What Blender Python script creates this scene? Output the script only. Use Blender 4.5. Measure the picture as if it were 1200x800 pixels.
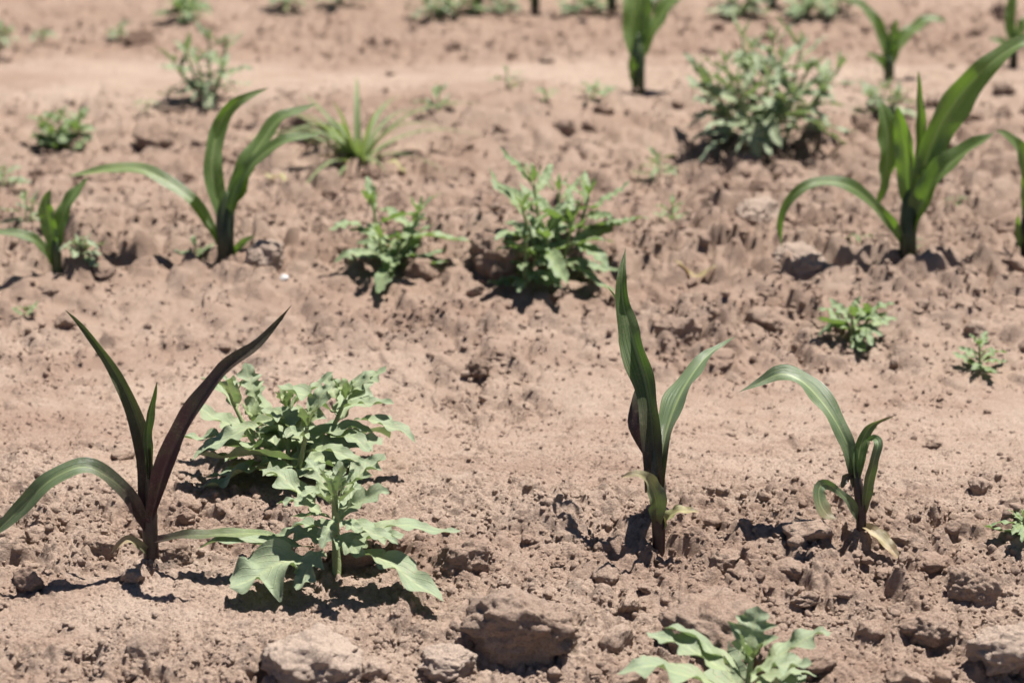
import bpy, math, random
import numpy as np
from mathutils import Vector

for o in list(bpy.data.objects):
    bpy.data.objects.remove(o)
scene = bpy.context.scene
COL = scene.collection
R = math.radians

# ------------------------------------------------------------------ camera
CAM_H, PITCH, FPX = 0.88, R(19.65), 2800.0          # FPX: focal length in pixels of the 1200 px wide photograph
cd = bpy.data.cameras.new('camera'); cam = bpy.data.objects.new('camera', cd); COL.objects.link(cam)
cam.location = (0, 0, CAM_H); cam.rotation_euler = (math.pi/2 - PITCH, 0, 0)
cd.sensor_width = 36; cd.lens = 36*FPX/1200; cd.clip_start = 0.05; cd.clip_end = 500
cd.dof.use_dof = True; cd.dof.focus_distance = 2.09; cd.dof.aperture_fstop = 5.6; cd.dof.aperture_blades = 7
scene.camera = cam

# ------------------------------------------------------------------ sky, sun, exposure
SUN_EL, SUN_AZ = R(69), R(48)
w = bpy.data.worlds.new('World'); scene.world = w; w.use_nodes = True
nt = w.node_tree; nt.nodes.clear()
sk = nt.nodes.new('ShaderNodeTexSky'); sk.sky_type = 'NISHITA'; sk.sun_disc = False
sk.sun_elevation = SUN_EL; sk.sun_rotation = SUN_AZ; sk.dust_density = .25; sk.air_density = .6; sk.altitude = 1400
bg = nt.nodes.new('ShaderNodeBackground'); bg.inputs[1].default_value = 0.05
wo = nt.nodes.new('ShaderNodeOutputWorld')
nt.links.new(sk.outputs[0], bg.inputs[0]); nt.links.new(bg.outputs[0], wo.inputs[0])
sl = bpy.data.lights.new('sun', 'SUN'); sl.energy = 5.0; sl.angle = R(0.53); sl.color = (1, .955, .89)
so = bpy.data.objects.new('sun', sl); COL.objects.link(so)
sdir = Vector((math.sin(SUN_AZ)*math.cos(SUN_EL), math.cos(SUN_AZ)*math.cos(SUN_EL), math.sin(SUN_EL)))
so.rotation_euler = (-sdir).to_track_quat('-Z', 'Y').to_euler(); so.location = sdir*20
vs = scene.view_settings; vs.view_transform = 'Standard'; vs.look = 'None'; vs.exposure = 1.06; vs.gamma = 1
scene.render.engine = 'CYCLES'

# ------------------------------------------------------------------ pixel <-> ground helpers
CP, SP = math.cos(PITCH), math.sin(PITCH)
def ray(px, py):
    a, b = (px-600)/FPX, (400-py)/FPX
    return np.array([a, CP+b*SP, -SP+b*CP])
def project0(x, y, z=0.0):
    dz = z-CAM_H
    dep = y*CP - dz*SP
    up = y*SP + dz*CP
    dep = np.maximum(dep, 0.05)
    return 600+FPX*x/dep, 400-FPX*up/dep
def at_depth(px, py, Y):
    r = ray(px, py); t = Y/r[1]
    return np.array([0, 0, CAM_H]) + r*t

# ------------------------------------------------------------------ numpy noise
_TAB = {}
def hsh(ix, iy, seed):                              # lattice of random numbers, looked up from a table per seed
    if seed not in _TAB: _TAB[seed] = np.random.RandomState(seed*7+13).rand(512*512)
    i = ((ix.astype(np.int64) & 511) << 9) | (iy.astype(np.int64) & 511)
    return np.take(_TAB[seed], i)
def perlin(x, y, seed):
    x0 = np.floor(x); y0 = np.floor(y); fx = x-x0; fy = y-y0
    u = fx*fx*fx*(fx*(fx*6-15)+10); v = fy*fy*fy*(fy*(fy*6-15)+10)
    def g(i, j):
        a = hsh(x0+i, y0+j, seed)*2*np.pi
        return np.cos(a)*(fx-i)+np.sin(a)*(fy-j)
    a = g(0, 0); b = g(1, 0); c = g(0, 1); d = g(1, 1)
    return 1.5*((a+(b-a)*u)*(1-v)+(c+(d-c)*u)*v)
def lumps(x, y, cell, seed, prob):
    """rounded angular lumps, one per cell at most; prob is the chance that a cell holds one. Height in units of the cell"""
    X = x/cell; Y = y/cell; x0 = np.floor(X); y0 = np.floor(Y)
    best = np.zeros_like(X)
    for i in (-1, 0, 1):
        for j in (-1, 0, 1):
            cx = x0+i; cy = y0+j
            px = cx+.15+.7*hsh(cx, cy, seed); py = cy+.15+.7*hsh(cx, cy, seed+1)
            ex = hsh(cx, cy, seed+2) < prob
            rad = .32+.42*hsh(cx, cy, seed+3)
            an = hsh(cx, cy, seed+4)*6.283; st = .7+.55*hsh(cx, cy, seed+5)
            dx = X-px; dy = Y-py
            ca, sa = np.cos(an), np.sin(an)
            a = (dx*ca+dy*sa)*st; b = (-dx*sa+dy*ca)/st
            d = (np.abs(a)**2.6+np.abs(b)**2.6)**(1/2.6)/rad
            tl = (hsh(cx, cy, seed+6)-.5)*1.1*a/rad + (hsh(cx, cy, seed+7)-.5)*1.1*b/rad
            h = np.clip(1-d**2.4, 0, 1)**.75*(1+tl)*rad*(.45+.6*hsh(cx, cy, seed+8))
            best = np.maximum(best, np.where(ex, h, 0))
    return best
def blocks(x, y, cell, seed, crack=.16):
    """broken crust: uneven, tilted blocks parted by cracks. Height about 0..1"""
    X = x/cell; Y = y/cell; x0 = np.floor(X); y0 = np.floor(Y)
    f1 = np.full_like(X, 9.0); f2 = np.full_like(X, 9.0); hh = np.zeros_like(X)
    for i in (-1, 0, 1):
        for j in (-1, 0, 1):
            cx = x0+i; cy = y0+j
            dx = X-(cx+hsh(cx, cy, seed)); dy = Y-(cy+hsh(cx, cy, seed+1))
            d = np.sqrt(dx*dx+dy*dy)
            hc = hsh(cx, cy, seed+2)+1.3*(hsh(cx, cy, seed+3)-.5)*dx+1.3*(hsh(cx, cy, seed+4)-.5)*dy
            nw = d < f1
            f2 = np.where(nw, f1, np.minimum(f2, d)); hh = np.where(nw, hc, hh); f1 = np.where(nw, d, f1)
    e = sstep(0, crack*2.2, f2-f1)
    return (.25+.75*hh)*e-.15*(1-e)-.25*f1*f1
def sstep(a, b, v):
    t = np.clip((v-a)/(b-a), 0, 1); return t*t*(3-2*t)
def gs(u, v, cu, cv, su, sv):
    return np.exp(-((u-cu)/su)**2-((v-cv)/sv)**2)
def rough_mask(x, y):
    u, v = project0(x, y)
    r = np.interp(v, [-200, -20, 20, 62, 80, 112, 130, 180, 300, 335, 372, 410, 470, 560, 605, 640, 690, 800, 1000],
                     [.6, .65, .75, .85, .45, .42, .65, .74, .80, .56, .52, .42, .18, .24, .42, .66, .40, .52, .55])
    r = r - .34*gs(v, v*0, 97, 0, 18, 1)*sstep(790, 690, u)
    r = r + .22*sstep(760, 860, u)*gs(v, v*0, 230, 0, 110, 1)
    r = r + .5*gs(u, v, 800, 390, 50, 30) + .45*gs(u, v, 935, 378, 60, 28) + .35*gs(u, v, 565, 445, 60, 35)
    r = r + .3*gs(u, v, 130, 610, 130, 45) + .3*gs(u, v, 480, 385, 60, 18) + .2*gs(u, v, 1010, 690, 220, 60)
    r = r - .35*gs(u, v, 150, 725, 210, 40) - .25*gs(u, v, 620, 665, 90, 25) - .22*gs(u, v, 250, 360, 260, 22)
    r = r + .3*gs(u, v, 560, 300, 120, 25) - .3*gs(u, v, 620, 140, 90, 24)
    r = r + .16*perlin(x/.11, y/.16, 91)
    return np.clip(r, .05, 1)
def macro(x, y):
    u, v = project0(x, y)
    h = .010*perlin(x/.42, y/.36, 5)+.007*perlin(x/.19, y/.2, 6)
    h = h + .012*np.cos((y-1.93)/.84*2*np.pi)
    h = h - .018*gs(u, v, 570, 455, 75, 32) + .012*gs(u, v, 485, 405, 70, 22) + .03*gs(u, v, 620, 140, 90, 28)
    h = h + .012*gs(u, v, 660, 625, 60, 22) + .012*gs(u, v, 1010, 655, 200, 25)+.02*gs(u, v, 575, 300, 70, 30)
    for a, b in ((178, 652), (772, 636), (1010, 624)): h = h+.006*gs(u, v, a, b, 34, 14)   # soil drawn up to the stems
    return h*sstep(40, 8, np.abs(y))
def height(x, y, sp=None):
    """terrain height; sp = local mesh spacing, fades detail the mesh cannot carry"""
    if sp is None: sp = np.full_like(x, .0012)
    m = rough_mask(x, y); h = macro(x, y)
    # warp the lattice so lumps do not line up
    wx = x+.012*perlin(x/.05, y/.05, 11)+.003*perlin(x/.012, y/.012, 13)
    wy = y+.012*perlin(x/.05, y/.05, 12)+.003*perlin(x/.012, y/.012, 14)
    def f(lam): return sstep(lam*.5, lam*.16, sp)
    wx2 = wx+.0022*perlin(x/.006, y/.006, 15); wy2 = wy+.0022*perlin(x/.006, y/.006, 16)
    m2 = np.clip(m+.35*perlin(x/.05, y/.06, 17), 0, 1)
    h = h+.008*m*perlin(x/.07, y/.07, 21)*f(.07)+.004*(.3+m)*perlin(x/.03, y/.03, 22)*f(.03)
    rear = 1+.55*sstep(2.3, 2.7, y)
    h = h+rear*.014*m2**1.6*blocks(wx, wy, .058, 131, .22)*f(.058)
    h = h+rear*.0078*sstep(.1, .8, m2)*blocks(wx+2.2, wy+4.1, .027, 141, .25)*f(.027)
    h = h+rear*.34*.034*lumps(wx+3.3, wy+1.7, .034, 41, .75*m*m)*f(.03)
    h = h+(.0026*(.25+.75*sstep(.05, .5, m2)))*blocks(wx2+5.7, wy2+6.3, .0125, 151, .28)*f(.0125)
    h = h+.34*.015*lumps(wx2+7.1, wy2+5.3, .015, 51, .6*m**1.3+.03)*f(.0145)
    p7 = perlin(x/.028, y/.028, 18)
    h = h+.0021*np.clip(.75-.2*m+.8*p7, .15, 1.1)*blocks(wx2+1.1, wy2+3.9, .0066, 161, .3)*f(.0085)
    h = h+.36*.0078*lumps(wx2+1.9, wy2+8.8, .0078, 61, np.clip(.10+.4*m+.25*p7, 0, 1))*f(.0085)
    h = h+.0016*perlin(x/.010, y/.010, 71)*f(.009)*(.5+m)
    h = h+.0014*(.6+m)*perlin(x/.0045, y/.0045, 72)*f(.0075)
    return h
def gz(x, y):
    return float(height(np.array([float(x)]), np.array([float(y)]))[0])
def gmac(x, y):
    return float(macro(np.array([float(x)]), np.array([float(y)]))[0])
def ground_hit(px, py):
    r = ray(px, py); z = 0.0
    for _ in range(6):
        t = (z-CAM_H)/r[2]; p = np.array([0, 0, CAM_H])+r*t; z = gmac(p[0], p[1])+.004
    return np.array([p[0], p[1], gz(p[0], p[1])])
def mpp(Y):                                        # metres per photo pixel at ground distance Y
    return (Y*CP+CAM_H*SP)/FPX

# ------------------------------------------------------------------ mesh and object helpers
def mesh_np(name, V, F, uv=None, col=None, smooth=True, mat=None):
    """V (n,3); F (m,k) all the same corner count; uv per vertex, col per vertex"""
    me = bpy.data.meshes.new(name); V = np.asarray(V, dtype=np.float32); F = np.asarray(F, dtype=np.int32)
    n, k = F.shape
    me.vertices.add(len(V)); me.vertices.foreach_set('co', V.ravel())
    me.loops.add(n*k); me.loops.foreach_set('vertex_index', F.ravel())
    me.polygons.add(n); me.polygons.foreach_set('loop_start', np.arange(0, n*k, k, dtype=np.int32))
    me.polygons.foreach_set('loop_total', np.full(n, k, dtype=np.int32))
    me.polygons.foreach_set('use_smooth', np.full(n, smooth, dtype=bool))
    if uv is not None:
        l = me.uv_layers.new(name='UVMap'); l.data.foreach_set('uv', np.asarray(uv, dtype=np.float32)[F.ravel()].ravel())
    if col is not None:
        a = me.color_attributes.new('tone', 'FLOAT_COLOR', 'POINT')
        c = np.ones((len(V), 4), dtype=np.float32); c[:, :3] = col; a.data.foreach_set('color', c.ravel())
    if mat: me.materials.append(mat)
    me.update(); me.validate()
    return me
def link(name, me, parent=None, loc=None):
    o = bpy.data.objects.new(name, me); COL.objects.link(o)
    if parent: o.parent = parent
    if loc is not None: o.location = loc
    return o
def tag(o, label=None, cat=None, group=None, kind=None):
    if label: o['label'] = label
    if cat: o['category'] = cat
    if group: o['group'] = group
    if kind: o['kind'] = kind
    return o
def grid_faces(nr, nc):
    i = np.arange(nr-1)[:, None]*nc+np.arange(nc-1)[None, :]
    return np.stack([i, i+1, i+nc+1, i+nc], -1).reshape(-1, 4)

# ------------------------------------------------------------------ materials
class NG:
    def __init__(s, name):
        s.m = bpy.data.materials.new(name); s.m.use_nodes = True; s.t = s.m.node_tree; s.t.nodes.clear()
        s.out = s.t.nodes.new('ShaderNodeOutputMaterial')
    def n(s, typ, ins=None, **kw):
        nd = s.t.nodes.new(typ)
        for k, v in kw.items(): setattr(nd, k, v)
        for k, v in (ins or {}).items():
            if isinstance(v, bpy.types.NodeSocket): s.t.links.new(v, nd.inputs[k])
            else: nd.inputs[k].default_value = v
        return nd
    def mix(s, fac, a, b, blend='MIX'):
        nd = s.n('ShaderNodeMix', data_type='RGBA', blend_type=blend)
        for i, v in ((0, fac), (6, a), (7, b)):
            if isinstance(v, bpy.types.NodeSocket): s.t.links.new(v, nd.inputs[i])
            else: nd.inputs[i].default_value = v if i == 0 else (tuple(v)+(1,))[:4]
        return nd.outputs[2]
    def ramp(s, fac, stops):
        nd = s.n('ShaderNodeValToRGB', {0: fac}); e = nd.color_ramp.elements
        while len(e) < len(stops): e.new(.5)
        for k, (p, c) in zip(e, stops): k.position = p; k.color = tuple(c)+(1,) if len(c) == 3 else c
        return nd.outputs[0]
    def noise(s, vec, scale, detail=4, rough=.6):
        return s.n('ShaderNodeTexNoise', {'Vector': vec, 'Scale': scale, 'Detail': detail, 'Roughness': rough}).outputs[0]
    def math(s, op, a, b=0.0):
        return s.n('ShaderNodeMath', {0: a, 1: b}, operation=op).outputs[0]

def soil_material(name, dark=0.0, pale=0.0):
    g = NG(name)
    pos = g.n('ShaderNodeNewGeometry').outputs['Position']
    big = g.noise(pos, 5.5, 5, .6); mid = g.noise(pos, 38, 6, .65); fine = g.noise(pos, 420, 6, .7); gr = g.noise(pos, 1500, 3, .6)
    c = g.ramp(big, [(.3, (.355, .242, .180)), (.52, (.435, .316, .246)), (.75, (.495, .377, .303))])
    c = g.mix(g.ramp(mid, [(.35, (0, 0, 0)), (.7, (1, 1, 1))]), c, g.mix(.55, c, (.52, .41, .335)))
    c = g.mix(g.ramp(fine, [(.34, (.8, .8, .8)), (.5, (0, 0, 0))]), c, (.24, .155, .11))
    c = g.mix(g.ramp(gr, [(.62, (0, 0, 0)), (.78, (.5, .5, .5))]), c, (.58, .48, .41))
    sv = g.n('ShaderNodeVectorMath', {0: pos, 1: (1.1, 3.2, 1.0)}, operation='MULTIPLY').outputs[0]
    damp = g.noise(sv, 2.6, 5, .62)                 # darker, freshly turned patches drawn out along the rows
    c = g.mix(g.ramp(damp, [(.47, (0, 0, 0)), (.66, (.62, .62, .62))]), c, (.285, .182, .135))
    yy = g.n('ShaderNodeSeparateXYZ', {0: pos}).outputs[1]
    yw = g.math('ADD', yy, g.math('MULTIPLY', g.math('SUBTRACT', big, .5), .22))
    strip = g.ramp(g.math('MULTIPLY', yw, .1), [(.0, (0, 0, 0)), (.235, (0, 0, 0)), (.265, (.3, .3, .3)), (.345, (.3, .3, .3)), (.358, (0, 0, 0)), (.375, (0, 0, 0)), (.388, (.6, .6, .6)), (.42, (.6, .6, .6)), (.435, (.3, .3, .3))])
    c = g.mix(strip, c, (.27, .172, .125))          # mixes towards brown in bands by distance y, edges wavered by noise
    rnd = g.n('ShaderNodeObjectInfo').outputs['Random']
    c = g.mix(g.math('MULTIPLY', rnd, .35), c, g.mix(.5, c, (.50, .39, .31)))
    if dark: c = g.mix(dark, c, (.19, .125, .09))
    if pale: c = g.mix(pale, c, (.58, .47, .39))
    b0 = g.n('ShaderNodeBump', {'Height': g.noise(pos, 150, 5, .65), 'Strength': .8, 'Distance': .005})
    b1 = g.n('ShaderNodeBump', {'Normal': b0.outputs[0], 'Height': fine, 'Strength': 1.0, 'Distance': .0045})
    b2 = g.n('ShaderNodeBump', {'Height': gr, 'Strength': .7, 'Distance': .001, 'Normal': b1.outputs[0]})
    p = g.n('ShaderNodeBsdfPrincipled', {'Base Color': c, 'Roughness': .95, 'Specular IOR Level': .12, 'Normal': b2.outputs[0]})
    g.t.links.new(p.outputs[0], g.out.inputs[0])
    return g.m
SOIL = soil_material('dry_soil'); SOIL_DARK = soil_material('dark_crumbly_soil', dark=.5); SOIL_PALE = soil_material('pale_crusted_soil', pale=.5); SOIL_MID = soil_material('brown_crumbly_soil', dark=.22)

def leaf_material(name, green, back, purple, trans, rough=.42, spec=.5, veins=26, pale_rib=(.30, .36, .16), transmix=.34, lateral=False, dust=.2):
    """tone.r: how purple, tone.g: how dry, tone.b: value variation"""
    g = NG(name)
    uv = g.n('ShaderNodeUVMap').outputs[0]
    sep = g.n('ShaderNodeSeparateXYZ', {0: uv}); u, v = sep.outputs[0], sep.outputs[1]
    at = g.n('ShaderNodeVertexColor', layer_name='tone')
    ts = g.n('ShaderNodeSeparateColor', {0: at.outputs[0]})
    geo = g.n('ShaderNodeNewGeometry'); tc = g.n('ShaderNodeTexCoord').outputs['Object']
    st = g.n('ShaderNodeCombineXYZ', {0: g.math('MULTIPLY', u, veins), 1: g.math('MULTIPLY', v, 3.0), 2: 0.0}).outputs[0]
    vein = g.noise(st, 1.0, 3, .6)
    blotch = g.noise(tc, 60, 4, .6)
    c = g.mix(geo.outputs['Backfacing'], green, back)
    c = g.mix(g.math('MULTIPLY', blotch, .5), c, g.mix(.5, c, tuple(min(1, k*1.7) for k in green)))
    c = g.mix(g.ramp(vein, [(.4, (0, 0, 0)), (.65, (.35, .35, .35))]), c, pale_rib)
    rib = g.math('ABSOLUTE', g.math('SUBTRACT', u, .5))
    ribm = g.ramp(rib, [(.02, (.7, .7, .7)), (.07, (0, 0, 0))])
    c = g.mix(ribm, c, pale_rib)
    hgt = vein
    if lateral:                                     # side veins that slant from the midrib to the lobes
        lv = g.math('ABSOLUTE', g.math('SINE', g.math('SUBTRACT', g.math('MULTIPLY', v, 24.0), g.math('MULTIPLY', rib, 16.0))))
        lm = g.ramp(lv, [(.0, (1, 1, 1)), (.22, (0, 0, 0))])
        c = g.mix(g.math('MULTIPLY', lm, .4), c, pale_rib); hgt = g.math('SUBTRACT', g.math('MULTIPLY', g.noise(tc, 260, 3, .6), .7), g.math('MULTIPLY', lm, .8))
    spot = g.noise(tc, 420, 3, .6); patch = g.noise(tc, 45, 3, .5)
    dm = g.math('MULTIPLY', g.ramp(spot, [(.5, (0, 0, 0)), (.66, (1, 1, 1))]), g.ramp(patch, [(.42, (0, 0, 0)), (.62, (dust, dust, dust))]))
    pf = g.math('MULTIPLY', ts.outputs[0], g.math('ADD', .72, g.math('MULTIPLY', blotch, .5)))
    pfc = g.n('ShaderNodeClamp', {0: pf}).outputs[0]
    c = g.mix(pfc, c, purple)
    dry = g.mix(vein, (.27, .19, .10), (.42, .33, .20))
    c = g.mix(ts.outputs[1], c, dry)
    c = g.mix(g.math('MULTIPLY', ts.outputs[2], .6), c, (.42, .49, .19))
    c = g.mix(dm, c, (.36, .28, .21))
    tcol = g.mix(pfc, trans, tuple(k*1.2 for k in purple)); tcol = g.mix(ts.outputs[1], tcol, (.5, .36, .16))
    bump = g.n('ShaderNodeBump', {'Height': hgt, 'Strength': .5, 'Distance': .0016})
    p = g.n('ShaderNodeBsdfPrincipled', {'Base Color': c, 'Roughness': rough, 'Specular IOR Level': spec, 'Normal': bump.outputs[0]})
    t = g.n('ShaderNodeBsdfTranslucent', {'Color': tcol, 'Normal': bump.outputs[0]})
    mx = g.n('ShaderNodeMixShader', {0: transmix, 1: p.outputs[0], 2: t.outputs[0]})
    g.t.links.new(mx.outputs[0], g.out.inputs[0])
    return g.m
CORN = leaf_material('corn_leaf', (.080, .118, .062), (.080, .118, .062), (.034, .013, .018), (.10, .21, .025), rough=.4, spec=.55, transmix=.22)
CORN_BRIGHT = leaf_material('corn_leaf_bright', (.052, .088, .034), (.052, .088, .034), (.026, .024, .016), (.22, .43, .02), rough=.4, spec=.5, transmix=.34)
CORN_DEEP = leaf_material('corn_leaf_deep_green', (.042, .072, .026), (.042, .072, .026), (.034, .013, .017), (.12, .27, .02), rough=.42, spec=.45, transmix=.26)
WEED = leaf_material('grey_green_weed_leaf', (.195, .245, .155), (.205, .25, .17), (.10, .07, .06), (.19, .28, .08), rough=.62, spec=.3, veins=7, pale_rib=(.33, .38, .22), transmix=.24, lateral=True, dust=.5)
WEED_G = leaf_material('green_weed_leaf', (.155, .215, .11), (.18, .235, .14), (.10, .07, .06), (.18, .30, .05), rough=.55, spec=.35, veins=6, pale_rib=(.27, .33, .15), transmix=.3, lateral=True)
GRASS = leaf_material('dusty_grass_blade', (.10, .145, .06), (.12, .16, .08), (.10, .08, .06), (.26, .36, .08), rough=.55, spec=.35, veins=9, transmix=.3)

# ------------------------------------------------------------------ the ground: one sheet, fine where the rows are
def build_ground():
    vv = [835.0]
    while vv[-1] > -70:
        v = vv[-1]; vv.append(v-np.interp(v, [0, 330, 560, 835], [3.0, 2.0, .98, 1.0]))
    ang = PITCH+np.arctan((np.array(vv)-400)/FPX); yf = CAM_H/np.tan(ang)
    near = [-60, -25, -10, -4, -1.5, -.4, .2, .6, .9, 1.1, 1.25, 1.35]+list(np.arange(1.40, yf[0]-.004, .008))
    far = []; y = yf[-1]; st = .014
    while y < 400: y += st; far.append(y); st = st*1.09
    ys = np.array(near+list(yf)+far)
    fine = np.arange(-1.05, 1.0501, 1.55/600)
    side = []; s = 1.06; st = .006
    while s < 500: s += st; side.append(s); st *= 1.10
    us = np.concatenate([-np.array(side)[::-1], fine, np.array(side)])
    hw = 600/FPX*(np.clip(ys, 1.3, 30)*CP+CAM_H*SP)
    X = us[None, :]*hw[:, None]; Y = np.repeat(ys[:, None], len(us), 1)
    spx = np.gradient(us)[None, :]*hw[:, None]; spy = np.repeat(np.gradient(ys)[:, None], len(us), 1)
    sp = np.maximum(spx, spy)
    Z = height(X.ravel(), Y.ravel(), np.maximum(sp, .0010).ravel())
    V = np.stack([X.ravel(), Y.ravel(), Z], 1)
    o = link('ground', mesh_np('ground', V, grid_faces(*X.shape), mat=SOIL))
    tag(o, 'dry pinkish tan crumbly soil of the field', kind='structure')
build_ground()

# ------------------------------------------------------------------ clods and crumbs
def ico(sub):
    import bmesh
    bm = bmesh.new(); bmesh.ops.create_icosphere(bm, subdivisions=sub, radius=1)
    V = np.array([v.co[:] for v in bm.verts]); F = np.array([[v.index for v in f.verts] for f in bm.faces]); bm.free()
    return V, F
def noise3(P, s, seed):
    Q = P*s+seed*.37; i0 = np.floor(Q).astype(np.int64); f = Q-i0; u = f*f*f*(f*(f*6-15)+10); out = np.zeros(len(P))
    for i in (0, 1):
        for j in (0, 1):
            for k in (0, 1):
                c = i0+np.array([i, j, k]); sd = seed*7
                g = np.stack([hsh(c[:, 0]+c[:, 2]*57, c[:, 1]-c[:, 2]*131, sd+q)-.5 for q in (1, 2, 3)], 1)
                wgt = np.where(i, u[:, 0], 1-u[:, 0])*np.where(j, u[:, 1], 1-u[:, 1])*np.where(k, u[:, 2], 1-u[:, 2])
                out += wgt*(g*(f-np.array([i, j, k]))).sum(1)
    return out*3
def clod_shape(sub, seed, flat=.72, cuts=9, rough=1.0):
    rg = np.random.RandomState(seed); V, F = ico(sub); V = V.copy()
    V *= (1+.22*noise3(V, 1.1, seed))[:, None]
    for _ in range(cuts):
        n = rg.normal(size=3); n /= np.linalg.norm(n); d = rg.uniform(.55, .88)
        e = np.clip(V@n-d, 0, None); V -= (e*.9)[:, None]*n[None, :]
    nn = V/np.linalg.norm(V, axis=1)[:, None]
    k = min(1.0, (sub-1)/3)
    V += nn*(rough*k*(.13*noise3(V, 2.3, seed+7)+.085*noise3(V, 5.2, seed+9)-.06*np.abs(noise3(V, 3.7, seed+3))))[:, None]
    if sub >= 4: V += nn*(rough*(.045*noise3(V, 11, seed+11)+.022*noise3(V, 23, seed+12)))[:, None]
    V *= np.array([1, rg.uniform(.7, 1), flat*rg.uniform(.8, 1.15)])
    return V, F
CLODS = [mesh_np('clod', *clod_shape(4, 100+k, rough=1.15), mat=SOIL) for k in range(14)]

# (px, py, width px, how tall, seed, material, label)
BIG = [
 (614, 738, 118, .6, 1, SOIL_MID, 'large dark brown crumbly clod on open soil between the lobed weeds'),
 (362, 772, 96, .62, 2, SOIL_PALE, 'large pale blocky clod lying below the big lobed weed'),
 (1186, 768, 84, .6, 3, SOIL_PALE, 'pale flat-topped stone with a sharp shaded edge'),
 (526, 774, 62, .5, 4, SOIL_PALE, 'pale rounded clod between the dark crumbly clod and the blocky clod'),
 (206, 648, 40, .8, 5, SOIL_DARK, 'dark clod touching the base of the purple corn seedling'),
 (545, 655, 56, .75, 6, SOIL, 'broken clod at the tip of the weed leaf beside the hole'),
 (838, 735, 100, .5, 7, SOIL, 'wide low clod behind the pale green lobed weed'),
 (936, 303, 52, .55, 8, SOIL_PALE, 'flat pale clod under the arching leaf of the broad corn plant'),
 (890, 246, 52, .32, 9, SOIL_PALE, 'thin pale soil flake lying flat among clods'),
 (588, 300, 62, .8, 10, SOIL_MID, 'dark upright clod against the leafy mid-field weed'),
 (792, 395, 50, .7, 11, SOIL, 'rough clod in the small heap behind the upright corn seedling'),
 (164, 46, 30, .6, 12, SOIL_DARK, 'dark brown clod on the rear strip beside a tiny weed'),
 (1140, 690, 54, .65, 13, SOIL, 'rounded clod right of the small bent corn seedling'),
 (1088, 735, 58, .55, 14, SOIL, 'broad crusted clod among smaller clods beyond the bent seedling'),
 (312, 305, 44, .6, 15, SOIL_PALE, 'pale rounded clod at the foot of the three-bladed corn plant'),
 (182, 162, 44, .5, 16, SOIL, 'brown clod on smooth ground behind the three-bladed corn plant'),
 (362, 152, 58, .5, 17, SOIL_DARK, 'dark low clod left of the narrow-leaved grass tuft'),
 (930, 770, 80, .55, 19, SOIL, 'clod under the leaf tip of the pale weed before the wide clod'),
 (655, 300, 50, .7, 20, SOIL, 'clod shaded under the leafy mid-field weed'),
 (560, 437, 26, .7, 21, SOIL_DARK, 'small dark clod in the shallow hole of the smooth slope'),
 (120, 640, 34, .7, 22, SOIL, 'tan clod left of the purple corn seedling under its drooping leaf'),
]
def place_clod(name, me, px, py, wpx, rz, tilt, sink=.42, zs=1.0):
    g = ground_hit(px, py); s = wpx*mpp(g[1])*.58
    o = link(name, me); o.scale = (s, s, s*zs); o.rotation_euler = (tilt[0], tilt[1], rz)
    zb = min(o.data.vertices[i].co.z for i in range(0, len(o.data.vertices), 7))
    o.location = (g[0], g[1], gmac(g[0], g[1])+.002-zb*s*zs*(1-sink*1.6))
    return o
big_used = []
for (px, py, wd, fl, sd, mat, lab) in BIG:
    me = mesh_np('clod', *clod_shape(5, 300+sd, flat=fl*1.1, cuts=3, rough=1.35), mat=mat)
    o = place_clod('soil_clod', me, px, py+wd*.12, wd, random.Random(sd).uniform(-.5, .5), (.28, 0), sink=.33)
    tag(o, lab, 'clod'); big_used.append((px, py, wd))

ANCHORS = [  # label anchors for look-alike clods: pixel position of a findable thing, phrase
 (178, 650, 'around the purple corn seedling'), (395, 670, 'around the big lobed weed'), (772, 635, 'around the tall twisted corn seedling'),
 (1010, 625, 'around the small bent corn seedling'), (870, 800, 'around the pale weed before the wide low clod'), (614, 760, 'around the large dark crumbly clod'),
 (1065, 295, 'around the broad corn plant with an arching leaf'), (265, 300, 'around the three-bladed corn plant'), (650, 300, 'around the leafy mid-field weed'),
 (455, 300, 'around the low two-headed weed'), (890, 170, 'around the large bushy weed'), (420, 185, 'around the narrow-leaved grass tuft'),
 (800, 395, 'in the small heap behind the twisted corn seedling'), (1000, 395, 'around the dark-shadowed rosette weed'), (565, 450, 'in the shallow hole'), (240, 110, 'around the rear bushy weed'), (748, 105, 'around the upright rear corn plant'), (1042, 85, 'around the thin rear corn plant')]
rg = np.random.RandomState(7)
cnt = 0
while cnt < 278:
    px, py = rg.uniform(-25, 1225), rg.uniform(8, 812)
    g = ray(px, py); t = -CAM_H/g[2]; x, y = g[0]*t, g[1]*t
    m = float(rough_mask(np.array([x]), np.array([y]))[0])
    if rg.rand() > max(m-.12, 0)**1.6*1.5*(2.2 if py > 630 else .8): continue
    size_px = min(float(np.exp(rg.normal(math.log(.0195), .48))), .050)/mpp(y)
    if size_px < 10 or any(abs(px-a)*1.0 < b3*.6+size_px*.4 and abs(py-b) < b3*.5+size_px*.4 for a, b, b3 in big_used): continue
    big_used.append((px, py, size_px*.6))
    me = CLODS[rg.randint(len(CLODS))]
    o = place_clod('soil_clod', me, px, py, size_px, rg.uniform(0, 6.28), (rg.uniform(-.3, .3), rg.uniform(-.3, .3)), sink=rg.uniform(.3, .6), zs=rg.uniform(.75, 1.1))
    ph = min(ANCHORS, key=lambda a: (a[0]-px)**2+(1.6*(a[1]-py))**2)[2]
    tag(o, 'small dry tan soil clod lying loose '+ph, 'clod', 'loose soil clods '+ph); cnt += 1

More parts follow.
